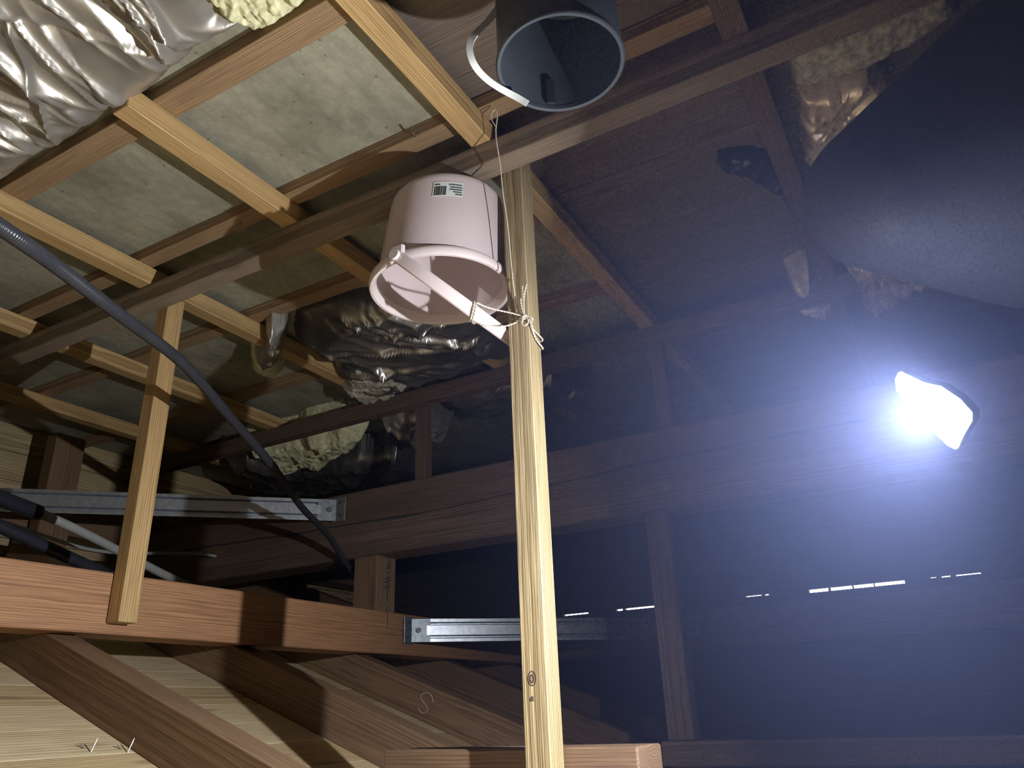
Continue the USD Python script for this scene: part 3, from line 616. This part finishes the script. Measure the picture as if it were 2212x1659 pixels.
pillow('film', [(1.86, 0.14), (1.88, 0.20), (1.99, 0.21), (2.09, 0.16), (2.07, 0.10), (1.98, 0.12)], 0.965, 1, 'film_pale', 63, radial=(1.99, 0.13, 14, .012), parent=b9, n=16, amp=.01, wid=.008, ang=.8, spread=.4, res=.003, edge=.03, off=ORG)
# crumpled black plastic against the planks
pillow('black_plastic_scrap', [(1.36, 0.23), (1.38, 0.17), (1.42, 0.135), (1.50, 0.12), (1.62, 0.10), (1.70, 0.09), (1.70, 0.13), (1.55, 0.15), (1.46, 0.20), (1.41, 0.24)], 1.045, 1, 'black_plastic', 71, n=40, amp=.008, wid=.008, spread=2, res=.003, edge=.02, label='crumpled black plastic scrap stuck on the dim planks', cat='plastic')
# ------------------------------------------------------------------ small things: nails, twig, marks
def nail(p, d, L, r=.0013, head=False, **t):
    d = np.array(d, float); d /= np.linalg.norm(d)
    m = tube(np.array([p, np.array(p) + d * L * .75, np.array(p) + d * L]), np.array([r, r, r * .25]), 8)
    return obj('nail', m, 'nail_steel', smooth=40, **t)
nail((0.885, 1.305, roof_z(1.305, -.1)), (.35, -.1, 1), .022, label='left bent nail point poking from the planks at bottom left', cat='nail')
nail((0.882, 1.318, roof_z(1.318, -.1)), (-.5, .6, .7), .014, label='short splayed nail point beside the left nail', cat='nail')
nail((0.945, 1.293, roof_z(1.293, -.1)), (.35, -.1, 1), .024, label='right nail point, beside the nearest rafter', cat='nail')
nail((0.943, 1.306, roof_z(1.306, -.1)), (-.5, .6, .7), .014, label='short splayed nail point beside the right nail', cat='nail')
nail((0.985, 1.215, 1.046), (-.35, .2, -1), .014, r=.0024, label='shiny nail stub under the thin strip above the hanger beam', cat='nail')
obj('twig', tube(spline([(0.962, 0.72, 1.044), (0.952, 0.715, 1.04), (0.945, 0.72, 1.046)], 12), .0022, 6), 'old_beam', smooth=True, label='tiny forked twig on the thin strip left of the duct', cat='twig')
# handwriting on the stub post: marker strokes laid on its right hand face
def strokes(name, curves, to3, r, mat, **t):
    ms = [tube(np.array([to3(*p) for p in (spline([(a, b, 0) for a, b in c], 14)[:, :2] if len(c) > 2 else np.array(c))]), r, 6) for c in curves]
    return obj(name, join(*ms), mat, **t)
SC = [[(-.012, .078), (.004, .081), (.008, .072), (-.003, .060)], [(.002, .052), (.012, .054)], [(.007, .060), (.003, .044), (-.006, .046)], [(-.004, .036), (.006, .030)], [(-.009, .010), (.014, .020)], [(-.012, .000), (.016, .008)], [(.003, .024), (.005, -.006), (.001, -.034)], [(-.010, -.016), (.014, -.008)], [(.004, -.020), (.003, -.060)]]
strokes('handwriting', SC, lambda a, b: np.array([1.992 + a, 1.5704, 0.400 + b]), .0016, 'ink', label='black marker handwriting on the stub post', cat='writing')
obj('splinter', tube(np.array([(1.994, 1.568, 0.335), (1.995, 1.563, 0.30), (1.996, 1.566, 0.255)]), .0011, 6), 'post_wood', label='thin straw like splinter hanging in front of the stub post', cat='splinter')
rz = 2.06 * 0.955 - 0.031 - 0.0313
strokes('chalk_mark', [[(-.03, .012), (-.005, .028), (.012, .010), (-.012, -.012), (-.004, -.024), (.02, -.02)]], lambda a, b: np.array([rz, 1.36 + a, roof_z(1.36 + a, -.05) + b]), .0022, 'chalk', label='pale curly chalk mark on the third rafter', cat='mark')
# blue plate on the far wall
obj('blue_plate', moved(extrude([(-.042, -.030), (-.040, .026), (-.018, .036), (.030, .040), (.040, .026), (.042, -.026), (.022, -.040), (-.02, -.036)], .006), np.array([[0, 0, 1, 3.493], [-1, 0, 0, 0.962], [0, 1, 0, 0.318], [0, 0, 0, 1.0]])), 'blue_plate', label='small blue plate on the dark far wall below the slits', cat='plate')

# ------------------------------------------------------------------ the large dark dome and the lamp
def hull_of(spheres):
    pts = []
    s = trimesh.creation.icosphere(4, 1.0).vertices
    for c, r in spheres: pts.append(np.array(c) + s * r)
    return trimesh.convex.convex_hull(np.vstack(pts))
def cam3(r, u, f): return np.array(RIGHT) * r + np.array(UP) * u + np.array(FWD) * f
DS = 1.5
DOME = [(cam3(0.298, 0.152, 0.62) * DS, 0.060 * DS), (cam3(0.46, 0.20, 0.66) * DS, 0.135 * DS), (cam3(0.56, 0.27, 0.66) * DS, 0.15 * DS)]
dc = DOME[1][0]
dm = hull_of([(c - dc, r) for c, r in DOME])
MM = np.eye(4); MM[:3, 3] = dc
obj('dark_dome', dm, 'dome_black', None, MM, smooth=True, label='large smooth dark dome at the upper right above the lamp', cat='dome')

lamp = thing('work_lamp', 'glaring white work lamp hanging at the right', 'lamp', loc=LAMP)
LP = [(-0.0085, 0.0507), (0.0111, 0.0285), (0.0285, 0.016), (0.0404, -0.0033), (0.0439, -0.0202), (0.0381, -0.0263), (0.0171, -0.0343), (0.0008, -0.0422), (-0.0057, -0.0355), (-0.0213, 0.0104), (-0.0259, 0.0369), (-0.0186, 0.0469)]
ML = np.eye(4); ML[:3, 0] = LAMP_U; ML[:3, 1] = LAMP_V; ML[:3, 2] = LAMP_N
T_ = trimesh.transformations.translation_matrix
obj('lens', extrude(LP, 0.004), 'lens_glow', lamp, ML @ T_((0, 0, -0.004)))
obj('housing', extrude([(0.97 * a, 0.97 * b) for a, b in LP], 0.010), 'lamp_black', lamp, ML @ T_((0, 0, -0.0142)))
obj('back_cover', extrude([(0.80 * a, 0.80 * b) for a, b in LP], 0.0025), 'body_glow', lamp, ML @ T_((0, 0, -0.0168)), label='translucent glowing back cover')
obj('led', trimesh.creation.cylinder(0.008, 0.0012, sections=12), 'led_glow', lamp, ML @ T_((0.008, 0.002, 0.0007)))

# ------------------------------------------------------------------ bluish dusty haze around the lamp
hz = trimesh.creation.icosphere(4, 1.0); hz.vertices *= HAZE_RADIUS * 0.985
MH = np.eye(4); MH[:3, 3] = HAZE_CENTRE
obj('dust_haze', hz, 'haze_air', None, MH, smooth=True, label='bluish dusty haze glowing round the lamp', cat='haze', kind='stuff')
